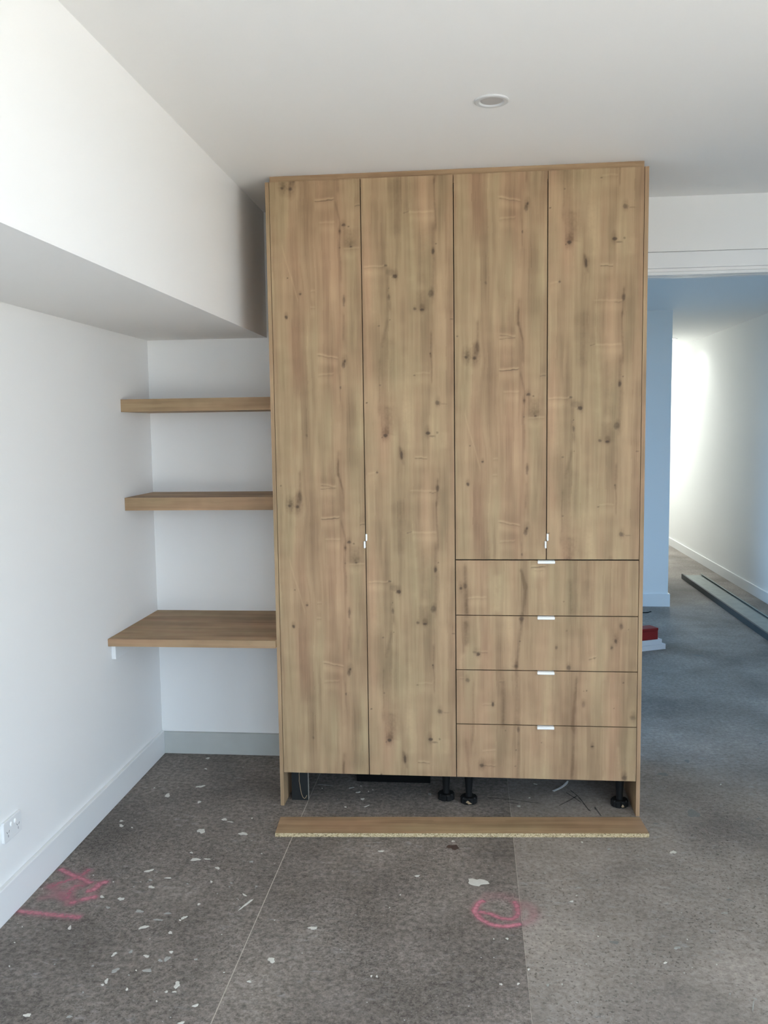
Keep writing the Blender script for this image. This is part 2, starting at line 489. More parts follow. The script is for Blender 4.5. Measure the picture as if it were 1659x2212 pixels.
KNOTS_DRAWERS = [
    (0.7988,0.9782,0.0054,0.0054,0.8,0.0181,0.3), (0.8172,0.9876,0.0072,0.0096,0.4,0.0121,0.2), (1.228,0.9237,0.003,0.003,0.5,0.0,0), (1.0521,0.8481,0.0084,0.0084,0.6,0.0157,0.3),
    (0.8711,0.6936,0.0072,0.0072,0.85,0.0181,0.3), (0.8558,0.7034,0.0096,0.0042,0.4,0.0121,0.2), (1.4422,0.7571,0.0054,0.0084,0.7,0.0181,0.3),
    (1.4265,0.7291,0.0048,0.006,0.6,0.0108,0.2), (1.464,0.8202,0.0084,0.0133,0.5,0.0157,0.2), (1.4937,0.807,0.003,0.003,0.5,0.0,0), (1.0299,0.6441,0.009,0.0072,0.55,0.0157,0.25),
    (1.249,0.6416,0.0078,0.009,0.6,0.0157,0.3), (1.1974,0.7264,0.0048,0.0066,0.5,0.0096,0.2), (1.0462,0.7527,0.0024,0.0024,0.8,0.0,0), (1.3554,0.6835,0.0042,0.0042,0.5,0.0,0),
    (1.3375,0.6783,0.0042,0.0042,0.4,0.0,0), (0.8246,0.5811,0.0084,0.0084,0.5,0.0157,0.25), (0.932,0.4757,0.0048,0.0108,0.85,0.0121,0.2), (1.3237,0.5432,0.003,0.003,0.7,0.0,0),
    (1.3129,0.5418,0.0024,0.0024,0.7,0.0,0), (1.4758,0.5801,0.0024,0.0024,0.6,0.0,0), (1.5165,0.4296,0.0121,0.0084,0.35,0.0181,0.25),
    (0.8851,0.2063,0.0096,0.0066,0.7,0.0205,0.35), (1.35,0.301,0.0072,0.0042,0.85,0.0121,0.2), (1.484,0.1672,0.0108,0.0084,0.6,0.0181,0.3), (1.0303,0.2781,0.003,0.003,0.6,0.0,0),
    (1.3122,0.484,0.006,0.0121,0.3,0.0157,0.25), (0.9854,0.3634,0.003,0.003,0.5,0.0,0), (1.1374,0.3126,0.003,0.003,0.5,0.0,0), (1.0273,0.2074,0.003,0.003,0.5,0.0,0),
    (1.4384,0.4694,0.0024,0.0024,0.6,0.0,0), (1.2408,0.7983,0.0036,0.0036,0.35,0.0,0), (1.0394,0.3677,0.0042,0.0108,0.4,0.0096,0.2),
]
MARKS_DRAWERS = [
    (1.0915,1.0663,1.1513,1.0702,0.0024,0.85,0.6), (1.1047,1.0535,1.1466,1.0554,0.0018,0.3,0.3), (0.8273,0.9329,0.9054,0.9352,0.0018,0.3,0.55),
    (0.8528,0.7034,0.911,0.701,0.0024,0.5,0.3), (0.8889,0.4717,0.9443,0.474,0.0018,0.35,0.3), (0.9597,0.5769,0.983,0.576,0.0018,0.5,0.2),
    (0.8884,0.267,0.9441,0.2709,0.0018,0.2,0.5), (0.8913,0.2052,0.944,0.204,0.003,0.5,0.2), (0.7907,0.5856,0.8092,0.5872,0.0018,0.5,0.2),
    (1.3316,0.6783,1.3644,0.6868,0.0018,0.5,0.3),
]
STRIPES_DRAWERS = [
    (0.8206,1.0681,0.8271,0.8693,0.0157,0.6), (0.8257,0.8318,0.8222,0.7376,0.0205,0.55), (1.0536,1.0564,1.07,0.9826,0.0133,0.6), (1.07,0.9887,1.06,0.8711,0.0121,0.5),
    (1.054,0.8462,1.033,0.6272,0.0133,0.45), (0.9781,0.5759,0.9719,0.3918,0.0157,0.35), (1.033,0.6146,1.0332,0.3931,0.0157,0.4), (0.8523,0.5676,0.8452,0.3122,0.0108,0.4),
    (1.2813,0.587,1.2677,0.3853,0.0121,0.5), (1.2738,0.3728,1.2662,0.1625,0.0133,0.4), (1.0394,0.3677,1.0366,0.1626,0.0121,0.35), (0.9541,1.0253,0.9539,0.8827,0.0362,-0.4),
    (1.1345,1.0873,1.1474,0.8718,0.0241,-0.25), (1.0025,0.8458,1.0147,0.6332,0.0301,-0.25), (1.1726,0.6041,1.1736,0.396,0.0362,-0.2), (1.2544,1.008,1.2613,0.8727,0.0241,0.25),
    (1.3257,1.0083,1.3387,0.8857,0.0362,0.2), (0.8066,0.6934,0.8002,0.6301,0.0241,-0.35), (1.1432,0.3827,1.1502,0.1657,0.0362,-0.25), (0.8172,0.3116,0.829,0.157,0.0181,0.25),
    (1.2223,0.378,1.2296,0.1679,0.0422,-0.12), (1.4614,0.2948,1.466,0.1616,0.0121,-0.35), (1.3893,0.5825,1.3943,0.388,0.0241,0.2),
]
DOOR_PRINT = (KNOTS, MARKS, STRIPES)
DRAWER_PRINT = (KNOTS_DRAWERS, MARKS_DRAWERS, STRIPES_DRAWERS)


def vnoise(u, v, su, nv, seed):
    r = np.random.RandomState(seed)
    tab = r.rand(64, nv)
    x = u / su + 1000.0
    y = (v / PER) % 1.0 * nv
    xi, yi = np.floor(x).astype(int), np.floor(y).astype(int)
    fx, fy = x - xi, y - yi
    fx, fy = fx * fx * (3 - 2 * fx), fy * fy * (3 - 2 * fy)
    a, b = xi % 64, (xi + 1) % 64
    c, d = yi % nv, (yi + 1) % nv
    return (tab[a, c] * (1 - fx) + tab[b, c] * fx) * (1 - fy) + (tab[a, d] * (1 - fx) + tab[b, d] * fx) * fy


def oak_print(u, v, feat=None):
    uw = u + 0.010 * (vnoise(u, v, 0.15, 6, 1) - 0.5) + 0.004 * (vnoise(u, v, 0.05, 22, 2) - 0.5)
    tone = 0.50 + 0.28 * (vnoise(uw, v, 0.055, 3, 3) - 0.5) + 0.18 * (vnoise(uw, v, 0.021, 5, 4) - 0.5) + 0.16 * (vnoise(uw, v, 0.09, 13, 5) - 0.5)
    st1 = vnoise(np.floor(uw / 0.034 + 0.35 * vnoise(uw, v, 0.2, 5, 12)) * 0.034, v, 0.034, 4, 13)
    st2 = vnoise(np.floor(uw / 0.013) * 0.013, v, 0.013, 7, 14)
    tone += 0.24 * (st1 - 0.5) + 0.15 * (st2 - 0.5)
    tone += 0.14 * (vnoise(uw, v, 0.008, 9, 6) - 0.5) + 0.10 * (vnoise(uw, v, 0.04, 40, 7) - 0.5)
    hue = 0.5 + 0.9 * (vnoise(uw, v, 0.06, 4, 8) - 0.5) + 0.4 * (vnoise(uw, v, 0.025, 9, 9) - 0.5)
    knot = np.zeros_like(u)
    if feat:
        rough = 0.5 + 0.6 * vnoise(u, v, 0.006, 220, 10) + 0.45 * vnoise(u, v, 0.013, 90, 15)

        def dv(v0):
            return (v - v0 + PER / 2) % PER - PER / 2
        for (a, b, c, d, st) in ((s[0], s[1], s[2], s[3], s[4:]) for s in feat[2]):
            wd, k = st
            top, bot = max(b, d), min(b, d)
            mid, half = (top + bot) / 2, (top - bot) / 2
            y = dv(mid)
            f = np.clip((y + half) / max(1e-4, 2 * half), 0, 1)
            cx = (a + (c - a) * (1 - f)) if b > d else (c + (a - c) * (1 - f))
            e = np.exp(-((uw - cx - 0.0) / (wd * 0.55)) ** 2)
            l = np.clip((half * 1.12 - np.abs(y)) / (0.25 * half + 0.01) + 0.5, 0, 1)
            tone -= 0.85 * k * e * l * l * (3 - 2 * l) * (0.75 + 0.5 * rough - 0.5)
        for (a, b, rx, ry, st, halo, hs) in feat[0]:
            x, y = u - a, dv(b)
            r = np.sqrt((x / rx) ** 2 + (y / ry) ** 2) * rough
            knot = np.maximum(knot, 0.92 * st * np.clip((1.3 - r) * 1.7, 0, 1))
            if halo:
                h = np.sqrt((x / (halo * 0.8)) ** 2 + ((y - 0.3 * halo) / (halo * 1.5)) ** 2)
                tone -= hs * 1.05 * np.clip(1.2 - h, 0, 1) * rough
        for (a, b, c, d, wd, st, li) in feat[1]:
            y0 = dv(b)
            f = (u - a) / (c - a)
            y = y0 - (d - b) * f
            inx = np.clip(np.minimum(f, 1 - f) * 9 + 0.5, 0, 1)
            wv = 0.004 * (vnoise(u, v, 0.012, 60, 11) - 0.5)
            knot = np.maximum(knot, st * 0.75 * inx * np.exp(-((y + wv) / (wd * 0.75)) ** 2) * rough)
            tone += li * 0.42 * inx * (np.exp(-((y - 0.0055 + wv) / 0.004) ** 2) + 0.6 * np.exp(-((y + 0.02) / 0.018) ** 2))
            tone -= st * 0.14 * inx * np.exp(-((y - 0.025) / 0.022) ** 2)
    return np.stack([np.clip(knot, 0, 0.92), np.clip(tone, 0, 1), np.clip(hue, 0, 1), np.ones_like(u)], -1)


def oak_board(name, lo, hi, grain, parent=None, uo=0.0, vo=0.0, fine=('y0',), res=0.004, coarse=0.02, feat=None, raw=None, mat=None):
    """A laminated board: six gridded faces; the print runs along axis `grain`."""
    lo, hi = np.array(lo, float), np.array(hi, float)
    V, FQ, UV, MI, off = [], [], [], [], 0
    for n in range(3):
        ax = [a for a in range(3) if a != n]
        for side in (0, 1):
            key = 'xyz'[n] + str(side)
            ga = grain if grain in ax else ax[1]
            ua = [a for a in ax if a != ga][0]
            rs = res if key in fine else coarse
            nu = max(1, int(math.ceil((hi[ua] - lo[ua]) / rs)))
            nv = max(1, int(math.ceil((hi[ga] - lo[ga]) / (rs if key in fine else rs * 3))))
            gu, gv = np.meshgrid(np.linspace(lo[ua], hi[ua], nu + 1), np.linspace(lo[ga], hi[ga], nv + 1), indexing='ij')
            P = np.zeros((nu + 1, nv + 1, 3))
            P[..., ua], P[..., ga], P[..., n] = gu, gv, (lo, hi)[side][n]
            V.append(P.reshape(-1, 3))
            UV.append(np.stack([gu.ravel() + (n - 1) * 0.37, gv.ravel()], -1))
            idx = np.arange((nu + 1) * (nv + 1)).reshape(nu + 1, nv + 1) + off
            q = np.stack([idx[:-1, :-1], idx[1:, :-1], idx[1:, 1:], idx[:-1, 1:]], -1).reshape(-1, 4)
            d = np.zeros(3)
            e1, e2 = np.zeros(3), np.zeros(3)
            e1[ua], e2[ga] = 1, 1
            if (np.cross(e1, e2)[n] > 0) != (side == 1):
                q = q[:, ::-1]
            FQ.append(q)
            MI.append(np.full(len(q), 1 if raw and key in raw else 0))
            off += len(V[-1])
    V, FQ, UV, MI = np.concatenate(V), np.concatenate(FQ), np.concatenate(UV), np.concatenate(MI)
    me = bpy.data.meshes.new(name)
    me.vertices.add(len(V))
    me.vertices.foreach_set('co', V.ravel())
    me.loops.add(FQ.size)
    me.loops.foreach_set('vertex_index', FQ.ravel().astype(np.int32))
    me.polygons.add(len(FQ))
    me.polygons.foreach_set('loop_start', np.arange(0, FQ.size, 4, dtype=np.int32))
    me.polygons.foreach_set('material_index', MI.astype(np.int32))
    me.update(calc_edges=True)
    U2 = UV + np.array([uo, vo])
    me.uv_layers.new(name='UVMap').data.foreach_set('uv', U2[FQ.ravel()].ravel().astype(np.float32))
    ca = me.color_attributes.new('wood', 'FLOAT_COLOR', 'POINT')
    ca.data.foreach_set('color', oak_print(U2[:, 0], U2[:, 1], feat).ravel().astype(np.float32))
    o = link(name, me, mat or MAT['oak'], parent)
    if raw:
        me.materials.append(MAT['chip'])
    return o


# ------------------------------------------------------------------ the setting: floor
floor = boxes('floor', [((HX0 - 0.1, YR - 0.1, -0.14), (HX1 + 0.1, HY1 + 0.12, -0.0006)), ((2.5, HY1 + 0.12, -0.14), (HX1 + 0.1, HYE + 0.1, -0.0006))], MAT['joint'])
struct(floor, 'bare ground-back concrete floor in slabs with thin saw cuts and plaster spots', 'floor')
CUT1, CUT2 = 0.112, 1.008
box('slab', (HX0 - 0.1, YR - 0.1, -0.0005), (CUT1 - 0.0016, D + 0.06, 0.0), MAT['slab'], floor)
box('slab', (CUT1 + 0.0016, YR - 0.1, -0.0005), (CUT2 - 0.0006, D + 0.06, 0.0), MAT['slab'], floor)
boxes('slab', [((CUT2 + 0.0006, YR - 0.1, -0.0005), (HX1 + 0.1, HY1 + 0.12, 0.0)), ((2.5, HY1 + 0.12, -0.0005), (HX1 + 0.1, HYE + 0.1, 0.0))], MAT['slab_light'], floor)
box('slab', (HX0 - 0.1, D + 0.063, -0.0005), (CUT2 - 0.0006, HY1 + 0.1, 0.0), MAT['slab'], floor)

SPOTS = [
    (-0.4924,0.5265,0.011,0.0007,0.0036,-0.0117,1), (-0.4606,0.3902,0.0068,0.0005,0.0027,-0.0085,1), (-0.4212,0.1804,0.0182,0.0124,0.0039,-0.0096,1),
    (-0.5417,0.0714,0.0126,0.0009,0.0067,-0.0187,1), (-0.3743,0.0115,0.0079,0.0005,0.0038,-0.0121,1), (-0.6327,0.1482,0.0041,0.0003,0.002,-0.0054,1),
    (-0.2118,-0.1524,0.0096,0.0007,0.0039,-0.0138,1), (-0.1792,-0.1744,0.0123,-0.0014,0.0009,-0.0036,1), (-0.6492,-0.1982,0.0092,0.0006,0.0026,-0.0064,1),
    (-0.6323,-0.2414,0.0095,0.0007,0.0047,-0.0115,1), (-0.5796,-0.2559,0.0037,0.0003,0.0021,-0.0052,1), (-0.2777,-0.2649,0.013,0.0101,0.0088,-0.0198,1),
    (-0.0971,-0.2767,0.0162,0.0012,0.0039,-0.0145,1), (-0.2598,-0.4507,0.0066,0.0005,0.0021,-0.0062,1), (-0.227,-0.5033,0.0167,0.0012,0.0041,-0.0129,1),
    (-0.1823,-0.497,0.0129,0.001,0.0012,-0.0038,1), (-0.1211,-0.5624,0.0086,0.0007,0.0028,-0.0094,1), (-0.0044,-0.5055,0.0072,0.0005,0.0021,-0.0082,0.7),
    (-0.3755,-0.6019,0.0136,0.0078,0.0041,-0.0083,1), (-0.3455,-0.6674,0.0065,0.0005,0.003,-0.0083,0.7), (-0.2849,-0.6487,0.0153,0.0011,0.0012,-0.0035,1),
    (-0.1151,-0.6629,0.0051,0.0003,0.0021,-0.0069,1), (-0.3244,-0.7159,0.0108,0.0008,0.0035,-0.0093,1), (-0.0381,-0.667,0.0047,0.0004,0.0014,-0.0047,0.7),
    (0.059,-0.6832,0.0049,0.0004,0.0015,-0.006,0.7), (0.0314,-0.7444,0.0084,-0.0077,-0.0006,-0.0049,1), (0.0536,-0.8023,0.0136,0.0342,0.0034,-0.0046,1),
    (-0.477,-0.7945,0.0084,0.0006,0.0033,-0.0076,1), (-0.4024,-0.8033,0.0097,0.0035,0.0052,-0.0105,1), (-0.426,-0.8614,0.0079,0.0006,0.0029,-0.0067,0.8),
    (-0.1139,-0.8162,0.0055,0.0004,0.0022,-0.0068,1), (-0.3065,-0.876,0.0116,0.0009,0.0042,-0.0107,0.8), (-0.2025,-0.8816,0.0135,0.001,0.0017,-0.0048,0.7),
    (-0.2235,-0.9231,0.016,0.0012,0.0019,-0.0052,0.7), (-0.1384,-0.9034,0.009,0.0058,0.0036,-0.0073,1), (-0.1466,-0.9196,0.0046,0.0004,0.0013,-0.004,1),
    (-0.2556,-0.9702,0.0123,0.0099,0.0045,-0.0079,1), (-0.5034,-0.9927,0.0056,0.0004,0.0058,-0.0123,1), (-0.1546,-0.9945,0.0078,0.0006,0.0025,-0.0071,1),
    (-0.667,-0.9995,0.0023,0.0002,0.0018,-0.0034,1), (-0.6453,-1.0892,0.0026,0.0002,0.0017,-0.0032,1), (-0.2929,-1.1248,0.0049,0.0093,0.0045,-0.0054,1),
    (-0.186,-1.1268,0.009,0.0007,0.0027,-0.007,1), (-0.1152,-1.0994,0.0075,0.0006,0.002,-0.0056,1), (-0.1161,-1.1347,0.0076,0.0064,0.0059,-0.0101,0.8),
    (-0.1345,-1.1453,0.0068,0.0005,0.0025,-0.0069,0.7), (-0.2558,-1.2058,0.0096,0.0081,0.005,-0.0075,0.7), (-0.1558,-1.198,0.0121,0.001,0.0037,-0.0099,0.85),
    (-0.2611,-1.2592,0.0047,-0.001,0.0044,-0.0152,1), (-0.2655,-1.2774,0.0059,0.0005,0.0018,-0.004,1), (-0.0409,-1.2595,0.0025,0.0131,0.009,-0.0076,1),
    (-0.0613,-1.2942,0.0044,0.0003,0.0019,-0.0053,1), (-0.0375,-1.2923,0.0059,0.0005,0.0013,-0.0035,1), (-0.1834,-1.2921,0.0041,0.0003,0.0025,-0.0062,1),
    (-0.4239,-1.4271,0.0089,0.0029,0.0049,-0.0078,1), (-0.5961,-1.2118,0.0028,0.0002,0.0019,-0.0034,1), (0.0446,-1.3477,0.0075,0.0033,0.0029,-0.0061,1),
    (-0.0751,-1.3381,0.0032,0.0002,0.0013,-0.0034,1), (0.2152,-1.1159,0.0126,-0.0008,0.0022,-0.0124,1), (0.3133,-0.9311,0.0152,0.0036,0.002,-0.0084,1),
    (0.1718,-1.2268,0.0056,0.0005,0.0015,-0.0059,1), (0.0278,-1.4237,0.0089,0.0019,0.0021,-0.0051,1), (-0.3091,-1.3158,0.0035,0.0003,0.0016,-0.0035,0.7),
    (-0.245,-1.1074,0.0051,0.0062,0.0038,-0.0054,0.6), (-0.3353,-1.1893,0.0043,0.0003,0.0017,-0.0039,0.7), (-0.3003,-1.4238,0.0088,0.0033,0.0024,-0.0039,0.6),
    (-0.0235,-1.1315,0.0056,0.0004,0.0015,-0.0045,0.7), (-0.0965,-0.133,0.0038,0.0003,0.0014,-0.0056,1), (-0.4783,-0.6914,0.0026,0.0002,0.0015,-0.0034,1),
    (-0.5733,-0.65,0.0023,0.0001,0.0013,-0.0028,1), (-0.7189,-0.7591,0.0018,0.0001,0.0014,-0.0027,1), (0.0839,-1.1898,0.0027,0.0002,0.0008,-0.0028,1),
    (0.0194,-0.9923,0.0019,0.0001,0.0008,-0.0028,1), (0.1751,-0.8949,0.0023,0.0001,0.0007,-0.003,1), (0.3045,-1.0729,0.0019,0.0002,0.0005,-0.0025,1),
    (0.02,-0.4383,0.0027,0.0002,0.001,-0.0039,1), (-0.4585,-1.191,0.0027,0.0002,0.0014,-0.0029,0.7), (-0.1909,-1.2007,0.0027,0.0002,0.0011,-0.0029,1),
    (-0.2043,-1.2251,0.0027,0.0002,0.0012,-0.0028,0.7), (-0.0973,-1.2971,0.0023,0.0002,0.001,-0.0026,0.7), (-0.1984,-0.6845,0.0044,0.0004,0.0014,-0.004,0.6),
    (-0.3887,-0.7194,0.0032,0.0003,0.0015,-0.004,0.6), (-0.3767,-0.6838,0.0033,0.0002,0.0014,-0.0034,0.6), (-0.0381,-0.6932,0.0032,0.0003,0.001,-0.0033,0.6),
    (0.8616,-0.5935,0.0326,-0.0065,-0.0023,-0.0285,1), (1.6199,-0.3108,0.0111,0.0008,-0.003,-0.0137,1), (1.7357,-0.6486,0.0115,0.0009,-0.0021,-0.0071,0.4),
    (1.6955,-0.7353,0.0104,0.0007,-0.0015,-0.0053,0.5), (1.4896,-0.9518,0.0098,0.0007,-0.0017,-0.0079,0.6), (1.4358,-1.034,0.0055,0.0005,-0.0012,-0.0056,1),
    (1.2973,-0.9367,0.013,0.001,-0.0016,-0.01,0.3), (1.1886,-0.6993,0.0055,0.0004,-0.0007,-0.0063,1), (0.9553,-0.9432,0.0047,0.0003,-0.0002,-0.0054,1),
    (1.6412,-1.2191,0.0019,-0.0002,-0.0091,-0.0233,0.5), (0.7659,-0.2807,0.0057,0.0004,0.0001,-0.0062,1), (0.486,-0.3853,0.0103,0.0007,0.0008,-0.0078,1),
    (0.6387,-0.5651,0.0107,0.0007,0.0004,-0.0061,1), (0.9274,-1.1801,0.0043,0.0004,-0.0001,-0.0051,1), (0.9787,-1.1737,0.0043,0.0003,-0.0002,-0.0052,1),
    (1.0138,-1.101,0.0037,0.0003,-0.0003,-0.0048,1), (1.0657,-1.1725,0.005,0.0004,-0.0005,-0.0057,0.7), (1.2098,-0.6598,0.0029,0.0003,-0.0005,-0.004,1),
    (1.7544,-0.5702,0.0042,0.0003,-0.0014,-0.005,0.7), (1.5907,-1.0315,0.0022,0.0001,-0.0008,-0.0031,1), (1.5903,-1.1718,0.0031,0.0002,-0.0011,-0.0039,0.6),
    (1.2388,-0.8763,0.0035,0.0003,-0.0004,-0.0035,0.7), (1.25,-0.9069,0.0027,0.0002,-0.0005,-0.0035,1), (0.9119,-0.9479,0.0023,0.0001,-0.0001,-0.0034,1),
    (1.1086,-1.1657,0.0021,0.0002,-0.0003,-0.0029,1), (0.5537,-1.1717,0.0033,0.0003,0.0006,-0.0052,1), (0.5369,-1.1718,0.0029,0.0002,0.0006,-0.0052,1),
    (0.5566,-0.7874,0.0021,0.0002,0.0004,-0.0038,1), (0.5873,-0.7018,0.0034,0.0003,0.0003,-0.004,1), (1.5332,-0.9025,0.0023,0.0002,-0.0007,-0.0027,1),
    (1.6561,-1.1882,0.0057,-0.0023,-0.0013,-0.0027,0.5), (1.279,-0.252,0.0038,0.0003,-0.0007,-0.0051,1), (1.7826,0.0437,0.0288,-0.0082,-0.0095,-0.0313,0.45),
    (1.8986,0.6439,0.0122,0.0008,-0.0043,-0.018,0.45), (1.7465,0.469,0.0195,-0.0063,-0.0059,-0.0221,0.3), (2.3597,0.9417,0.023,0.0096,-0.0018,-0.0068,0.5),
    (1.9832,0.3643,0.0036,0.0002,-0.0016,-0.006,1), (1.3765,-0.3021,0.0058,0.0004,-0.0008,-0.0057,0.6), (2.3296,0.9099,0.0134,0.0065,-0.0018,-0.0075,0.35),
    (1.604,-0.0634,0.0095,0.0007,-0.0015,-0.0075,0.3), (2.0405,0.0123,0.0095,0.0007,-0.0024,-0.0077,0.4), (2.1626,1.8178,0.0091,0.0005,-0.0025,-0.0109,0.3),
    (1.6431,0.215,0.0051,0.0004,-0.0015,-0.0074,0.3), (2.4611,2.6841,0.0438,-0.0144,-0.0043,-0.0159,0.25), (0.3235,0.1642,0.009,0.0038,0.0013,-0.0073,1),
    (0.3532,0.0929,0.0102,0.0029,0.0016,-0.0097,1), (0.3802,0.0203,0.0099,0.0111,0.0014,-0.0046,1), (0.288,0.0051,0.0048,0.0003,0.0008,-0.0056,1),
    (0.6518,0.1663,0.0073,0.0005,0.0007,-0.0133,0.7), (0.1519,0.1965,0.0026,0.0002,0.0007,-0.0041,1), (0.3274,0.2363,0.0028,0.0002,0.0007,-0.0056,1),
    (0.5229,0.171,0.0095,0.0155,0.0009,-0.0029,0.4), (0.1551,0.236,0.0382,-0.0039,0.0003,-0.0028,0.5), (0.2857,0.2125,0.0134,0.0058,0.0008,-0.0041,0.6),
    (0.37,0.1769,0.0026,0.0001,0.0006,-0.0048,1), (0.3877,0.1959,0.0026,0.0001,0.0006,-0.0048,1), (1.1348,0.3119,0.008,-0.0039,-0.0007,-0.0049,1),
    (1.0977,0.1571,0.0041,0.0002,-0.0003,-0.0053,1), (1.0456,0.0664,0.0096,0.0006,-0.0003,-0.0051,1),
]


def paint_spot(s):
    cx, cy, ax, ay, bx, by, st = s
    n = 14
    ph = [random.random() * 6.28 for _ in range(3)]
    bm = bmesh.new()
    top, rim = [], []
    for i in range(n):
        t = 2 * PI * i / n
        k = 1 + 0.20 * math.sin(2 * t + ph[0]) + 0.17 * math.sin(3 * t + ph[1]) + 0.13 * math.sin(5 * t + ph[2])
        x = cx + k * (ax * math.cos(t) + bx * math.sin(t))
        y = cy + k * (ay * math.cos(t) + by * math.sin(t))
        rim.append(bm.verts.new((x, y, 0.0001)))
        top.append(bm.verts.new((cx + (x - cx) * 0.8, cy + (y - cy) * 0.8, 0.0011 if st > 0.5 else 0.0006)))
    bm.faces.new(top)
    for i in range(n):
        bm.faces.new((rim[i], rim[(i + 1) % n], top[(i + 1) % n], top[i]))
    m = 'splat' if st > 0.85 else 'splat_thin' if st > 0.45 else 'splat_faint'
    return link('plaster_spot', mesh('plaster_spot', bm), MAT[m], floor)


for s in SPOTS:
    paint_spot(s)
bs = paint_spot((0.767, -0.331, 0.022, 0.003, -0.002, 0.022, 1))
bs.data.materials[0] = MAT['rust']
bs.name = 'brown_stain'

STROKES = [
    ([[-0.7176,-0.6165],[-0.6588,-0.653],[-0.6116,-0.6772],[-0.5564,-0.7063]],0.032,0.75),
    ([[-0.6055,-0.6114],[-0.6122,-0.6402],[-0.6234,-0.6658],[-0.6535,-0.6985],[-0.678,-0.7214],[-0.6946,-0.7463]],0.034,0.55),
    ([[-0.7048,-0.7323],[-0.6603,-0.7642],[-0.6258,-0.796],[-0.5947,-0.8218],[-0.5641,-0.8472]],0.05,0.35), ([[-0.5738,-0.8397],[-0.5564,-0.8438]],0.04,0.6),
    ([[-0.6981,-0.824],[-0.6689,-0.8106],[-0.6345,-0.791]],0.036,0.3), ([[-0.5972,-0.8164],[-0.6064,-0.7775],[-0.6073,-0.7486],[-0.5999,-0.7304],[-0.5765,-0.7257]],0.045,0.5),
    ([[-0.5444,-0.7613],[-0.5268,-0.7513],[-0.5215,-0.7127],[-0.5136,-0.7013],[-0.5001,-0.6991]],0.035,0.8), ([[-0.5394,-0.8204],[-0.5195,-0.8095],[-0.4968,-0.7976]],0.036,0.75),
    ([[-0.7298,-0.911],[-0.6514,-0.9182],[-0.5752,-0.9255],[-0.4977,-0.931]],0.034,0.65),
    ([[0.8804,-0.7203],[0.861,-0.7457],[0.8523,-0.7777],[0.8522,-0.7969],[0.8686,-0.8335],[0.8949,-0.861],[0.9272,-0.8731],[0.9637,-0.8721],[1.0009,-0.8583]],0.026,0.85),
    ([[0.869,-0.7918],[0.9043,-0.8044],[0.9368,-0.8264],[0.9654,-0.8316],[0.9865,-0.8207],[0.9963,-0.7898],[0.9962,-0.7512],[0.9892,-0.7201]],0.026,0.7),
    ([[1.0187,-0.7258],[1.0442,-0.7553],[1.052,-0.7931],[1.0415,-0.8277],[1.0153,-0.8554]],0.04,0.28), ([[0.8894,-0.6912],[0.9414,-0.6832],[0.9879,-0.7041]],0.05,0.18),
]


def stroke(pts, wd, a, mat='spray', name='spray_stroke', label='pink spray paint stroke on the concrete'):
    P = [Vector((x, y, 0)) for x, y in pts]
    # resample with Catmull-Rom
    Q = []
    for i in range(len(P) - 1):
        p0, p1, p2, p3 = P[max(i - 1, 0)], P[i], P[i + 1], P[min(i + 2, len(P) - 1)]
        for k in range(6):
            t = k / 6
            Q.append(0.5 * ((2 * p1) + (p2 - p0) * t + (2 * p0 - 5 * p1 + 4 * p2 - p3) * t * t + (3 * p1 - p0 - 3 * p2 + p3) * t ** 3))
    Q.append(P[-1])
    prof = ((-1.0, 0.0), (-0.62, 0.30), (-0.34, 0.75), (-0.1, 1.0), (0.1, 1.0), (0.34, 0.75), (0.62, 0.30), (1.0, 0.0))
    d0, d1 = (Q[0] - Q[1]).normalized(), (Q[-1] - Q[-2]).normalized()
    Q = [Q[0] + d0 * wd * 0.45] + Q + [Q[-1] + d1 * wd * 0.45]
    vs, fs, al = [], [], []
    z = 0.0013 + 0.00004 * stroke.n
    stroke.n += 1
    for i, p in enumerate(Q):
        d = (Q[min(i + 1, len(Q) - 1)] - Q[max(i - 1, 0)]).normalized()
        nrm = Vector((-d.y, d.x, 0))
        end = 0.0 if i in (0, len(Q) - 1) else 1.0
        for f, c in prof:
            q = p + nrm * f * wd * 0.82
            vs.append((q.x, q.y, z))
            al.append(min(1.0, c * a * 1.05) * end)
    m = len(prof)
    for i in range(len(Q) - 1):
        for j in range(m - 1):
            fs.append((i * m + j, i * m + j + 1, (i + 1) * m + j + 1, (i + 1) * m + j))
    me = bpy.data.meshes.new(name)
    me.from_pydata(vs, [], fs)
    ca = me.color_attributes.new('cover', 'FLOAT_COLOR', 'POINT')
    ca.data.foreach_set('color', np.array([(x, x, x, 1) for x in al], np.float32).ravel())
    o = link(name, me, MAT[mat], floor)
    o['label'] = label
    return o


stroke.n = 0
for s in STROKES:
    stroke(*s)
SCUFFS = [
    ([[0.9134,0.1418],[1.0057,0.1312],[1.0856,0.1109],[1.1411,0.0995]],0.005,0.75), ([[1.0016,0.0987],[1.044,0.0864]],0.005,0.75),
    ([[1.2658,0.2216],[1.2956,0.1706],[1.3216,0.1183]],0.005,0.75), ([[1.308,0.1846],[1.2642,0.1296],[1.2221,0.0823]],0.005,0.75),
    ([[1.2881,0.2501],[1.3174,0.1721],[1.3406,0.0595],[1.3502,0.0332]],0.005,0.75), ([[1.374,0.0742],[1.3881,-0.0097]],0.005,0.75),
]
for s in SCUFFS:
    stroke(*s, 'scuff', 'scuff_mark', 'dark scuff line scratched into the concrete')

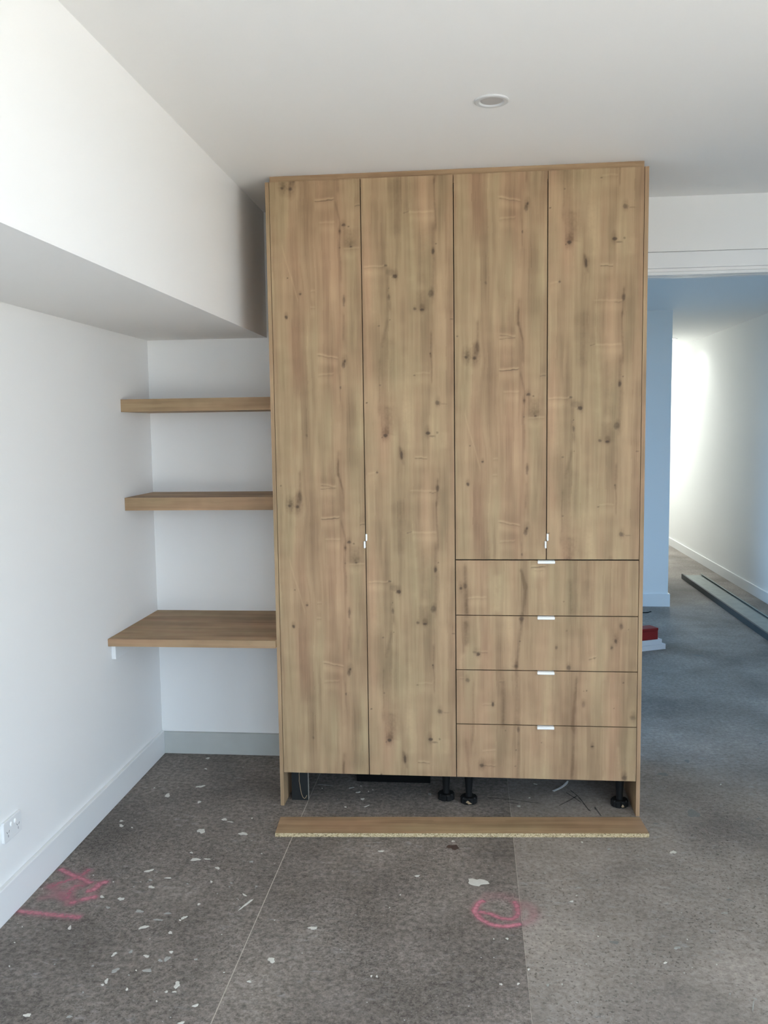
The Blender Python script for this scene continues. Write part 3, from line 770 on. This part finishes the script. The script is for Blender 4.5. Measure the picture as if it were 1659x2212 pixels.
# ------------------------------------------------------------------ the setting: walls, ceilings, bulkhead, trim
TOP = 2.86
struct(box('wall_left', (XL - 0.12, YR, 0), (XL, D, TOP), MAT['wall']), 'white painted side wall behind the shelves and desk top', 'wall')
struct(boxes('wall_back', [((HX0, D, 0), (1.585, D + 0.1, TOP)), ((1.585, D + 0.012, 2.362), (2.72, D + 0.1, TOP)), ((1.585, D, 2.4530), (2.72, D + 0.012, TOP)), ((1.585, D, 2.362), (2.72, D + 0.012, 2.447)), ((2.72, D, 0), (HX1 + 0.1, D + 0.1, TOP))], MAT['wall']),
       'white painted wall behind the wardrobe with a wide opening to the hall', 'wall')
struct(box('wall_bulkhead', (XL, YR, ZS), (XB, D, TOP), MAT['wall']), 'white boxed bulkhead running along the ceiling above the shelves', 'bulkhead')
struct(boxes('wall_right', [((XR, YR, 2.4), (XR + 0.12, -2.0, TOP)), ((XR, -2.0, 0), (XR + 0.12, D, TOP)), ((XR, YR, 0), (XR + 0.12, -4.7, 2.4))], MAT['wall']), 'white side wall facing the shelves with a glazed opening', 'wall')
struct(boxes('wall_rear', [((XL - 0.12, YR - 0.12, 0), (0.5, YR, TOP)), ((0.5, YR - 0.12, 2.5), (2.75, YR, TOP)), ((2.75, YR - 0.12, 0), (XR + 0.12, YR, TOP))], MAT['wall']),
       'white end wall facing the wardrobe with a wide glazed opening', 'wall')
struct(box('ceiling', (XL - 0.1, YR - 0.1, ZC), (XR + 0.1, D + 0.05, TOP + 0.05), MAT['ceiling']), 'flat white plasterboard ceiling above the wardrobe', 'ceiling')
struct(boxes('added_sun_eaves', [((XL - 0.2, YR - 1.2, TOP), (XR + 1.2, YR - 0.12, TOP + 0.1)), ((XR + 0.12, YR - 0.12, TOP), (XR + 1.2, D, TOP + 0.1))], MAT['ceiling']), 'unseen eaves added outside the glazed opening to keep sun out', 'eaves')  # unseen overhang added to block direct sun from the room
struct(box('baseboard_left', (XL, YR, 0.0), (XL + 0.018, D - 0.018, 0.122), MAT['gloss'], bevel=0.003), 'white gloss skirting board along the side wall', 'skirting')
struct(boxes('baseboard_right', [((XR - 0.018, -2.0, 0.0), (XR, D - 0.001, 0.122)), ((2.778, D - 0.018, 0.0), (XR - 0.0185, D - 0.0002, 0.122))], MAT['gloss']), 'white gloss skirting board beside the door opening', 'skirting')
struct(box('baseboard_back', (XL, D - 0.0175, 0.0), (-0.001, D, 0.113), MAT['primed'], bevel=0.0015), 'grey unpainted skirting board under the desk top', 'skirting')

door_frame = empty('door_1', (1.585, D, 0))
struct(door_frame, 'white trimmed head of the wide sliding door opening beside the wardrobe', 'door frame')


def dchild(name, lo, hi, mat, bevel=0.0015):
    o = box(name, lo, hi, mat, door_frame, bevel=bevel)
    o.matrix_parent_inverse = Matrix.Translation((-1.585, -D, 0))
    return o


dchild('architrave', (1.56, D - 0.016, 2.3755), (2.70, D - 0.0002, 2.4472), MAT['gloss'])
dchild('architrave', (2.7022, D - 0.016, 0.0), (2.7770, D - 0.0002, 2.4472), MAT['gloss'])
dchild('head_lining', (1.586, D + 0.001, 2.3465), (2.719, D + 0.042, 2.3615), MAT['gloss'])
dchild('head_lining', (1.586, D + 0.060, 2.3465), (2.719, D + 0.105, 2.3615), MAT['gloss'])
dchild('track_rail', (1.586, D + 0.044, 2.3535), (2.719, D + 0.058, 2.3615), MAT['steel'])
dchild('side_lining', (2.7025, D - 0.002, 0.0), (2.7195, D + 0.105, 2.346), MAT['gloss'])

# hall beyond the opening
struct(box('wall_hall_right', (HX1, D + 0.1, 0), (HX1 + 0.1, HYE, TOP), MAT['wall']), 'long white hall wall behind the steel channel on the floor', 'wall')
struct(boxes('wall_hall_back', [((HX0, HY1, 0), (2.622, HY1 + 0.12, HZ)), ((2.502, HY1 + 0.12, 0), (2.622, HYE, HZ))], MAT['wall']), 'white wall end standing at the mouth of the corridor', 'wall')
struct(boxes('wall_hall_left', [((HX0 - 0.1, D, 0), (HX0, 1.2, TOP)), ((HX0 - 0.1, 1.2, 2.45), (HX0, 3.9, TOP)), ((HX0 - 0.1, 1.2, 0), (HX0, 3.9, 0.4)), ((HX0 - 0.1, 3.9, 0), (HX0, HY1 + 0.12, TOP))], MAT['wall']), 'white hall wall with a glazed opening behind the wardrobe', 'wall')
struct(box('wall_hall_end', (2.502, HYE, 0), (HX1 + 0.1, HYE + 0.1, TOP), MAT['wall']), 'white wall closing the far end of the corridor', 'wall')
struct(boxes('ceiling_hall', [((HX0 - 0.1, D + 0.101, HZ), (HX1 + 0.1, HY1 + 0.12, TOP + 0.05)), ((2.502, HY1 + 0.12, HZ), (HX1 + 0.1, HYE + 0.1, TOP + 0.05))], MAT['ceiling']), 'flat white ceiling of the hall beyond the opening', 'ceiling')
struct(box('baseboard_hall_right', (HX1 - 0.015, D + 0.1, 0), (HX1, HYE, 0.104), MAT['gloss'], bevel=0.003), 'white skirting board along the long hall wall', 'skirting')
struct(boxes('baseboard_hall_back', [((HX0, HY1 - 0.016, 0), (2.638, HY1, 0.116)), ((2.622, HY1, 0), (2.638, HYE, 0.116))], MAT['gloss']), 'white skirting board around the wall end at the corridor', 'skirting')

gr = boxes('ground', [((XR + 0.2, -16, -0.4), (30, 14, -0.15)), ((-8, -16, -0.4), (XR + 0.2, YR - 2.2, -0.15))], MAT['ground'])  # unseen paving, laid out to bounce sunlight onto ceiling and bulkhead
struct(gr, 'unseen pale paving added outside to bounce sunlight indoors', 'ground')
gs = boxes('low_bounce_ground', [((-40, -40, -0.42), (40, 40, -0.16))], MAT['soil'])  # unseen ground, made dark so the hall gets mostly sky light
struct(gs, 'unseen dark ground added around the house to limit bounced light', 'ground')


def window(name, label, lo, hi, axis, n):
    """frame of stiles and rails in an opening lying across `axis`"""
    root = struct(empty(name, (lo[0], lo[1], 0)), label, 'window')
    lo, hi = list(lo), list(hi)
    a = 1 - axis
    parts = []
    for k in range(n + 1):
        c = lo[a] + (hi[a] - lo[a] - 0.05) * k / n
        l, h = list(lo), list(hi)
        l[a], h[a] = c, c + 0.05
        parts.append(('stile', l, h))
    for z in (lo[2], hi[2] - 0.05):
        l, h = list(lo), list(hi)
        l[2], h[2] = z, z + 0.05
        l[a] += 0.05
        h[a] -= 0.05
        parts.append(('rail', l, h))
    for nm, l, h in parts:
        o = box(nm, l, h, MAT['frame'], root)
        o.matrix_parent_inverse = Matrix.Translation((-lo[0], -lo[1], 0))
    return root


window('window_1', 'dark framed glazed opening in the end wall', (0.505, YR - 0.09, 0.001), (2.745, YR - 0.03, 2.495), 1, 3)
window('window_3', 'dark framed glazed opening in the side wall near the end wall', (XR + 0.03, -4.695, 0.001), (XR + 0.09, -2.005, 2.395), 0, 2)
portal('window_portal_right', (XR + 0.1, -3.35, 1.2), (2.4, 2.7), (0, PI / 2, 0))
hw = window('window_2', 'dark framed hall window with an added blue tint pane, behind the wardrobe wall', (HX0 - 0.08, 1.205, 0.401), (HX0 - 0.02, 3.895, 2.445), 0, 3)
pane = box('pane', (HX0 - 0.052, 1.256, 0.452), (HX0 - 0.050, 3.844, 2.394), MAT['film'], hw)  # unseen tinted pane, added to turn the hall light blue
pane.matrix_parent_inverse = Matrix.Translation((-(HX0 - 0.08), -1.205, 0))
pane['label'] = 'blue tint pane added to colour the hall light'
portal('window_portal_rear', (1.625, YR - 0.1, 1.25), (2.25, 2.5), (PI / 2, 0, 0))
portal('window_portal_hall', (HX0 - 0.09, 2.55, 1.42), (2.05, 2.7), (0, -PI / 2, 0))

# ------------------------------------------------------------------ wardrobe
wr = empty('wardrobe', (0, 0, 0))
tag(wr, 'tall oak-look wardrobe with four doors and four drawers reaching the ceiling', 'wardrobe')
G = 0.0019
YW = 0.585
for x0, uo in ((0.0, 3.31), (W - T, 5.13)):
    oak_board('end_panel', (x0, 0, 0.0005), (x0 + T, YW, H), 2, wr, uo, 0.3 * uo, fine=(), coarse=0.012)
oak_board('ceiling_filler', (T, 0.018, H - 0.03), (W - T, 0.034, ZC - 0.0005), 0, wr, 7.7, 0.2, fine=('y0',), res=0.008)
boxes('carcass', [((T + 0.001, 0.0215, ZK), (XG2 - 0.001, YW, H - 0.035)), ((XG2 + 0.001, 0.0215, ZK), (W - T - 0.001, YW, H - 0.035))], MAT['dark'], wr)


def rounded_bar(x0, x1, z0, z1, y0, y1, lip, nm, parent, r=0.0022):
    bm = bmesh.new()
    add_box(bm, (x0, y0, z0), (x1, y1, z1))
    bmesh.ops.bevel(bm, geom=list(bm.edges), offset=r, segments=3, profile=0.5, affect='EDGES')
    add_box(bm, *lip)
    return link(nm, mesh(nm, bm), MAT['handle'], parent)


def door(x0, x1, z0, z1, uo, vo):
    return oak_board('door', (x0, 0.0, z0), (x1, 0.018, z1), 2, wr, uo, vo, fine=('y0',), res=0.0029, coarse=0.03, feat=DOOR_PRINT)


d1 = door(T + 0.0022, XG1 - G, ZK, H, 0.0, 0.0)
d2 = door(XG1 + G, XG2 - G, ZK, H, 0.0, 0.0)
d3 = door(XG2 + G, XG3 - G, ZD + 0.0032, H, -0.7535, -0.611)
d4 = door(XG3 + G, W - T - 0.0022, ZD + 0.0032, H, -0.7535, -0.7653)
for d, xe, s, z0 in ((d1, XG1, -1, 1.1497), (d2, XG1, 1, 1.1812), (d3, XG3, -1, 1.1497), (d4, XG3, 1, 1.1812)):
    xa, xb = (xe - 0.0078, xe - 0.0004) if s < 0 else (xe + 0.0004, xe + 0.0078)
    lip = ((xe - 0.0012, -0.006, z0 + 0.002), (xe - 0.0002, 0.012, z0 + 0.028)) if s < 0 else ((xe + 0.0002, -0.006, z0 + 0.002), (xe + 0.0012, 0.012, z0 + 0.028))
    h = rounded_bar(xa, xb, z0, z0 + 0.030, -0.010, -0.0005, lip, 'handle', d)
    h['label'] = 'small white edge pull'
zs = [ZD, 0.8625, 0.6264, 0.3888, ZK]
for i in range(4):
    zt, zb = zs[i] - G, zs[i + 1] + (G if i < 3 else 0)
    o = oak_board('drawer', (XG2 + G, 0.0, zb), (W - T - 0.0022, 0.018, zt), 2, wr, 0.0, 0.0, fine=('y0',), res=0.0029, coarse=0.03, feat=DRAWER_PRINT)
    h = rounded_bar(1.1181, 1.1899, zt - 0.0115, zt - 0.0006, -0.014, -0.0005, ((1.120, -0.008, zt + 0.0002), (1.188, 0.012, zt + 0.0012)), 'handle', o)
    h['label'] = 'white horizontal edge pull'


def adjustable_foot(x, y, blob=None):
    bm = bmesh.new()
    add_lathe(bm, [(0.0, 0.152), (0.028, 0.152), (0.028, 0.146), (0.021, 0.140), (0.0195, 0.120), (0.0165, 0.085), (0.0145, 0.055), (0.0145, 0.030), (0.0, 0.030)], (x, y, 0), 24)
    st = link('foot', mesh('foot', bm, smooth=False), MAT['black'], wr)
    bm = bmesh.new()
    n, k = 48, 8          # scalloped adjusting disc
    prof = ((0.030, 0.0006), (0.0375, 0.0035), (0.0375, 0.025), (0.033, 0.0305))
    rings = []
    for r, z in prof:
        rg = []
        for i in range(n):
            t = 2 * PI * i / n
            notch = 0.0045 if (i % 6) == 0 else 0.0
            rg.append(bm.verts.new((x + (r - notch) * math.cos(t + 0.05), y + (r - notch) * math.sin(t + 0.05), z)))
        rings.append(rg)
    for a, b in zip(rings, rings[1:]):
        for i in range(n):
            bm.faces.new((a[i], a[(i + 1) % n], b[(i + 1) % n], b[i]))
    bm.faces.new(rings[0][::-1])
    bm.faces.new(rings[-1])
    link('adjusting_disc', mesh('adjusting_disc', bm), MAT['black'], st)
    for (ang, z, sx, sz) in blob or ():
        bm = bmesh.new()
        bmesh.ops.create_icosphere(bm, subdivisions=2, radius=1.0)
        for v in bm.verts:
            q = v.co.copy()
            k = 1 + 0.25 * math.sin(4 * q.x + 3 * q.z + ang)
            v.co = Vector((x + 0.0372 * math.sin(ang) + q.x * sx * k, y - 0.0372 * math.cos(ang) + q.y * 0.002, z + q.z * sz * k))
        link('glue_drip', mesh('glue_drip', bm, smooth=True), MAT['tan'], st)
    return st


adjustable_foot(0.727, 0.122)
adjustable_foot(0.828, 0.092, ((-0.10, 0.017, 0.008, 0.005), (0.12, 0.011, 0.009, 0.004)))
adjustable_foot(1.483, 0.104, ((0.25, 0.013, 0.006, 0.0065),))
for x, y in ((0.75, 0.50), (0.80, 0.50), (1.47, 0.50), (0.07, 0.50)):
    adjustable_foot(x, y)

# ------------------------------------------------------------------ shelves and desk top
SX0, SX1 = XL + 0.0006, -0.0006
o = oak_board('floating_shelf', (SX0, YS, 1.746), (SX1, D - 0.0006, Z1), 0, None, 2.03, 0.42, fine=('y0', 'z1', 'z0'), res=0.006)
tag(o, 'thick oak-look floating shelf, the upper one, just under the bulkhead', 'shelf', 'oak shelves in the alcove')
o = oak_board('floating_shelf', (SX0, YS, 1.2925), (SX1, D - 0.0006, Z2), 0, None, 4.47, 0.9, fine=('y0', 'z1', 'z0'), res=0.006)
tag(o, 'thick oak-look floating shelf, the lower one, between upper shelf and desk top', 'shelf', 'oak shelves in the alcove')
o = oak_board('desk_top', (SX0, YB, 0.715), (SX1, D - 0.0006, ZB), 0, None, 6.21, 0.15, fine=('y0', 'z1'), res=0.006)
tag(o, 'deep oak-look desk top fixed between side wall and wardrobe', 'desk top')
o = box('wall_cleat', (XL + 0.0004, 0.012, 0.648), (XL + 0.0195, D - 0.001, 0.7146), MAT['gloss'], bevel=0.0015)
tag(o, 'white batten on the side wall holding up the desk top', 'batten')

# ------------------------------------------------------------------ power outlet
ou = empty('power_outlet', (XL, -0.889, 0.2965))
tag(ou, 'white double power outlet with two switches on the side wall', 'power outlet')


def ochild(nm, bm, mat, parent=ou, bevel=0.0, smooth=False):
    return link(nm, mesh(nm, bm, bevel=bevel, seg=3, smooth=smooth), mat, parent)


bm = bmesh.new()
add_box(bm, (0.0002, -0.0595, -0.0375), (0.0095, 0.0595, 0.0375))
vert = [e for e in bm.edges if abs(e.verts[0].co.x - e.verts[1].co.x) > 1e-4]
bmesh.ops.bevel(bm, geom=vert, offset=0.007, segments=4, profile=0.5, affect='EDGES')
front = [e for e in bm.edges if e.verts[0].co.x > 0.009 and e.verts[1].co.x > 0.009]
bmesh.ops.bevel(bm, geom=front, offset=0.002, segments=2, profile=0.5, affect='EDGES')
plate = ochild('plate', bm, MAT['plastic'])
for y in (-0.013, 0.013):
    bm = bmesh.new()
    add_lathe(bm, [(0.0, 0.0035), (0.006, 0.0032), (0.0078, 0.0012), (0.008, 0.0)], (0, 0, 0), 20)
    for v in bm.verts:
        c = v.co.copy()
        v.co = Vector((0.0093 + c.z, y + c.x * 0.85, 0.016 + c.y * 1.15))
    ochild('switch', bm, MAT['handle'], smooth=True)
for y in (-0.033, 0.033):
    for dy, dz, an, hl in ((-0.0065, -0.004, 0.55, 0.0045), (0.0065, -0.004, -0.55, 0.0045), (0, -0.018, 0, 0.0045)):
        bm = bmesh.new()
        add_box(bm, (0.0088, -0.001, -hl), (0.0098, 0.001, hl))
        bmesh.ops.rotate(bm, verts=bm.verts, cent=(0, 0, 0), matrix=Matrix.Rotation(an, 3, 'X'))
        bmesh.ops.translate(bm, verts=bm.verts, vec=(0, y + dy, dz))
        ochild('socket_slot', bm, MAT['slot'])

# ------------------------------------------------------------------ downlights


def downlight(x, y, z, lens, label, lit=0.0):
    root = tag(empty('downlight', (x, y, z)), label, 'downlight')
    bm = bmesh.new()
    add_lathe(bm, [(0.0555, -0.0002), (0.0555, -0.004), (0.052, -0.006), (0.041, -0.0055), (0.0385, -0.003), (0.036, -0.0006), (0.036, -0.0002)], n=48)
    link('trim_ring', mesh('trim_ring', bm, smooth=False), MAT['ring'], root)
    bm = bmesh.new()
    add_lathe(bm, [(0.0, -0.0016), (0.0358, -0.0014), (0.0358, -0.0003), (0.0, -0.0003)], n=48)
    link('lens', mesh('lens', bm), lens, root)
    if lit:
        ld = bpy.data.lights.new('downlight_beam', 'SPOT')
        ld.energy = lit
        ld.spot_size = R2D(160)
        ld.spot_blend = 0.8
        ld.shadow_soft_size = 0.04
        ld.color = (0.95, 1.0, 0.96)
        lo = bpy.data.objects.new('downlight_beam', ld)
        COL.objects.link(lo)
        lo.location = (x, y, z - 0.05)
    return root


downlight(0.9146, -0.7164, ZC, MAT['lens'], 'round white recessed downlight, switched off, in the ceiling before the wardrobe')
downlight(3.215, 7.12, HZ, MAT['glow'], 'round downlight, switched on, in the corridor ceiling near the wall end', 5)
downlight(3.215, 8.25, HZ, MAT['glow'], 'round downlight, switched on, midway down the corridor', 34)
downlight(3.215, 9.2, HZ, MAT['glow'], 'round downlight, switched on, by the corridor end wall', 34)

# ------------------------------------------------------------------ loose things under and before the wardrobe
ang = math.atan2(0.104, 1.510)
kb = oak_board('kickboard', (0, 0, 0), (1.5135, 0.1505, 0.0162), 0, None, 9.3, 0.35, fine=('z1',), res=0.006, raw=('y0', 'x1', 'x0'))
kb.location = (0.0422, -0.2985, 0.0012)
kb.rotation_euler = (0, 0, ang)
tag(kb, 'loose oak-look kickboard with raw chipboard edge lying on the floor', 'kickboard')

bk = empty('packer_board', (0.0758, 0.062, 0))
tag(bk, 'charcoal board offcut with tan glue squiggle standing under the wardrobe', 'board offcut')
box('face', (-0.0378, 0.0, 0.0012), (0.0362, 0.0165, 0.152), MAT['charcoal'], bk)
box('raw_edge', (0.0363, 0.0, 0.0012), (0.0376, 0.0165, 0.152), MAT['pale'], bk)
bm = bmesh.new()
pts = [(-0.0045, 0.139), (-0.0005, 0.136), (-0.003, 0.122), (-0.0025, 0.105), (-0.0035, 0.088), (0.0, 0.070), (0.002, 0.050), (0.006, 0.030), (0.0115, 0.015), (0.018, 0.009), (0.024, 0.012), (0.030, 0.024)]
add_tube(bm, [(x, -0.0008, z) for x, z in pts], 0.0013, 6)
link('glue_squiggle', mesh('glue_squiggle', bm, smooth=True), MAT['tan'], bk)

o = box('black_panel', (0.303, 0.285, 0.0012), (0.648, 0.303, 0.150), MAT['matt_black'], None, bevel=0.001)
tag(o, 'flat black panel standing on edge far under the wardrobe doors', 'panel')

bm = bmesh.new()
pts = [(1.2095, 0.232), (1.224, 0.246), (1.2395, 0.2605), (1.253, 0.275), (1.2646, 0.2898), (1.276, 0.307), (1.2852, 0.3262)]
for i in range(len(pts)):
    pass
L, Rr = [], []
for i, (x, y) in enumerate(pts):
    a, b = Vector((*pts[max(i - 1, 0)], 0)), Vector((*pts[min(i + 1, len(pts) - 1)], 0))
    d = (b - a).normalized()
    n = Vector((-d.y, d.x, 0)) * (0.0055 if i < len(pts) - 1 else 0.003)
    zz = 0.0022 + 0.010 * (i / 6) ** 2
    L.append([bm.verts.new((x + n.x, y + n.y, zz)), bm.verts.new((x + n.x, y + n.y, zz + 0.0015))])
    Rr.append([bm.verts.new((x - n.x, y - n.y, zz)), bm.verts.new((x - n.x, y - n.y, zz + 0.0015))])
for i in range(len(pts) - 1):
    bm.faces.new((L[i][1], L[i + 1][1], Rr[i + 1][1], Rr[i][1]))
    bm.faces.new((L[i][0], L[i + 1][0], Rr[i + 1][0], Rr[i][0]))
    bm.faces.new((L[i][0], L[i + 1][0], L[i + 1][1], L[i][1]))
    bm.faces.new((Rr[i][0], Rr[i + 1][0], Rr[i + 1][1], Rr[i][1]))
bm.faces.new((L[0][0], L[0][1], Rr[0][1], Rr[0][0]))
bm.faces.new((L[-1][0], L[-1][1], Rr[-1][1], Rr[-1][0]))
o = link('plastic_strip', mesh('plastic_strip', bm), MAT['plastic'])
tag(o, 'curled white plastic sliver on the floor under the drawers', 'plastic sliver')

# ------------------------------------------------------------------ things in the hall
ch = empty('steel_channel', (3.088, 2.2, 0))
tag(ch, 'long grey steel channel lying on the hall floor by the skirting', 'steel channel')
CL = 3.72
box('web', (0.003, 0, 0.0012), (0.209, CL, 0.036), MAT['steel'], ch)
box('flange', (0.0, 0, 0.0012), (0.003, CL, 0.053), MAT['steel_dark'], ch)
box('flange', (0.209, 0, 0.0012), (0.212, CL, 0.053), MAT['steel_dark'], ch)
box('lip', (0.003, 0, 0.0505), (0.016, CL, 0.053), MAT['steel_dark'], ch)
box('lip', (0.196, 0, 0.0505), (0.209, CL, 0.053), MAT['steel'], ch)

wa = math.atan2(0.083, 0.183)


def hall_board(nm, x, y, z, L, dp, h, mat, label, cat, group=None, a=wa):
    bm = bmesh.new()
    add_box(bm, (-L, 0, 0), (0, dp, h))
    o = link(nm, mesh(nm, bm, bevel=0.002), mat)
    o.location = (x, y, z)
    o.rotation_euler = (0, 0, a)
    return tag(o, label, cat, group)


hall_board('white_board', 2.268, 2.854, 0.0012, 0.62, 0.14, 0.0400, MAT['whiteboard'], 'white board offcut on the hall floor, the bottom of the stack', 'board', 'white boards under the red toolbox')
hall_board('white_board', 2.238, 2.842, 0.0415, 0.58, 0.12, 0.0385, MAT['whiteboard'], 'white board offcut under the red box, on top of another board', 'board', 'white boards under the red toolbox')
rb = empty('red_box', (2.206, 2.830, 0.0804), wa)
tag(rb, 'dark red metal box resting on two white boards in the hall', 'box')
bm = bmesh.new()
add_box(bm, (-0.36, 0.0, 0.0), (0.0, 0.10, 0.066))
link('case', mesh('case', bm, bevel=0.003), MAT['red'], rb)
bm = bmesh.new()
add_box(bm, (-0.362, -0.002, 0.0665), (0.002, 0.102, 0.086))
link('lid', mesh('lid', bm, bevel=0.003), MAT['red'], rb)
bm = bmesh.new()
add_tube(bm, [(2.05, 4.08, 0.006), (2.2, 4.11, 0.006), (2.34, 4.120, 0.006), (2.385, 4.125, 0.006), (2.405, 4.145, 0.007), (2.42, 4.155, 0.008)], 0.0045, 8)
o = link('cable', mesh('cable', bm, smooth=True), MAT['black'])
tag(o, 'short black cable end on the floor before the corridor wall end', 'cable')
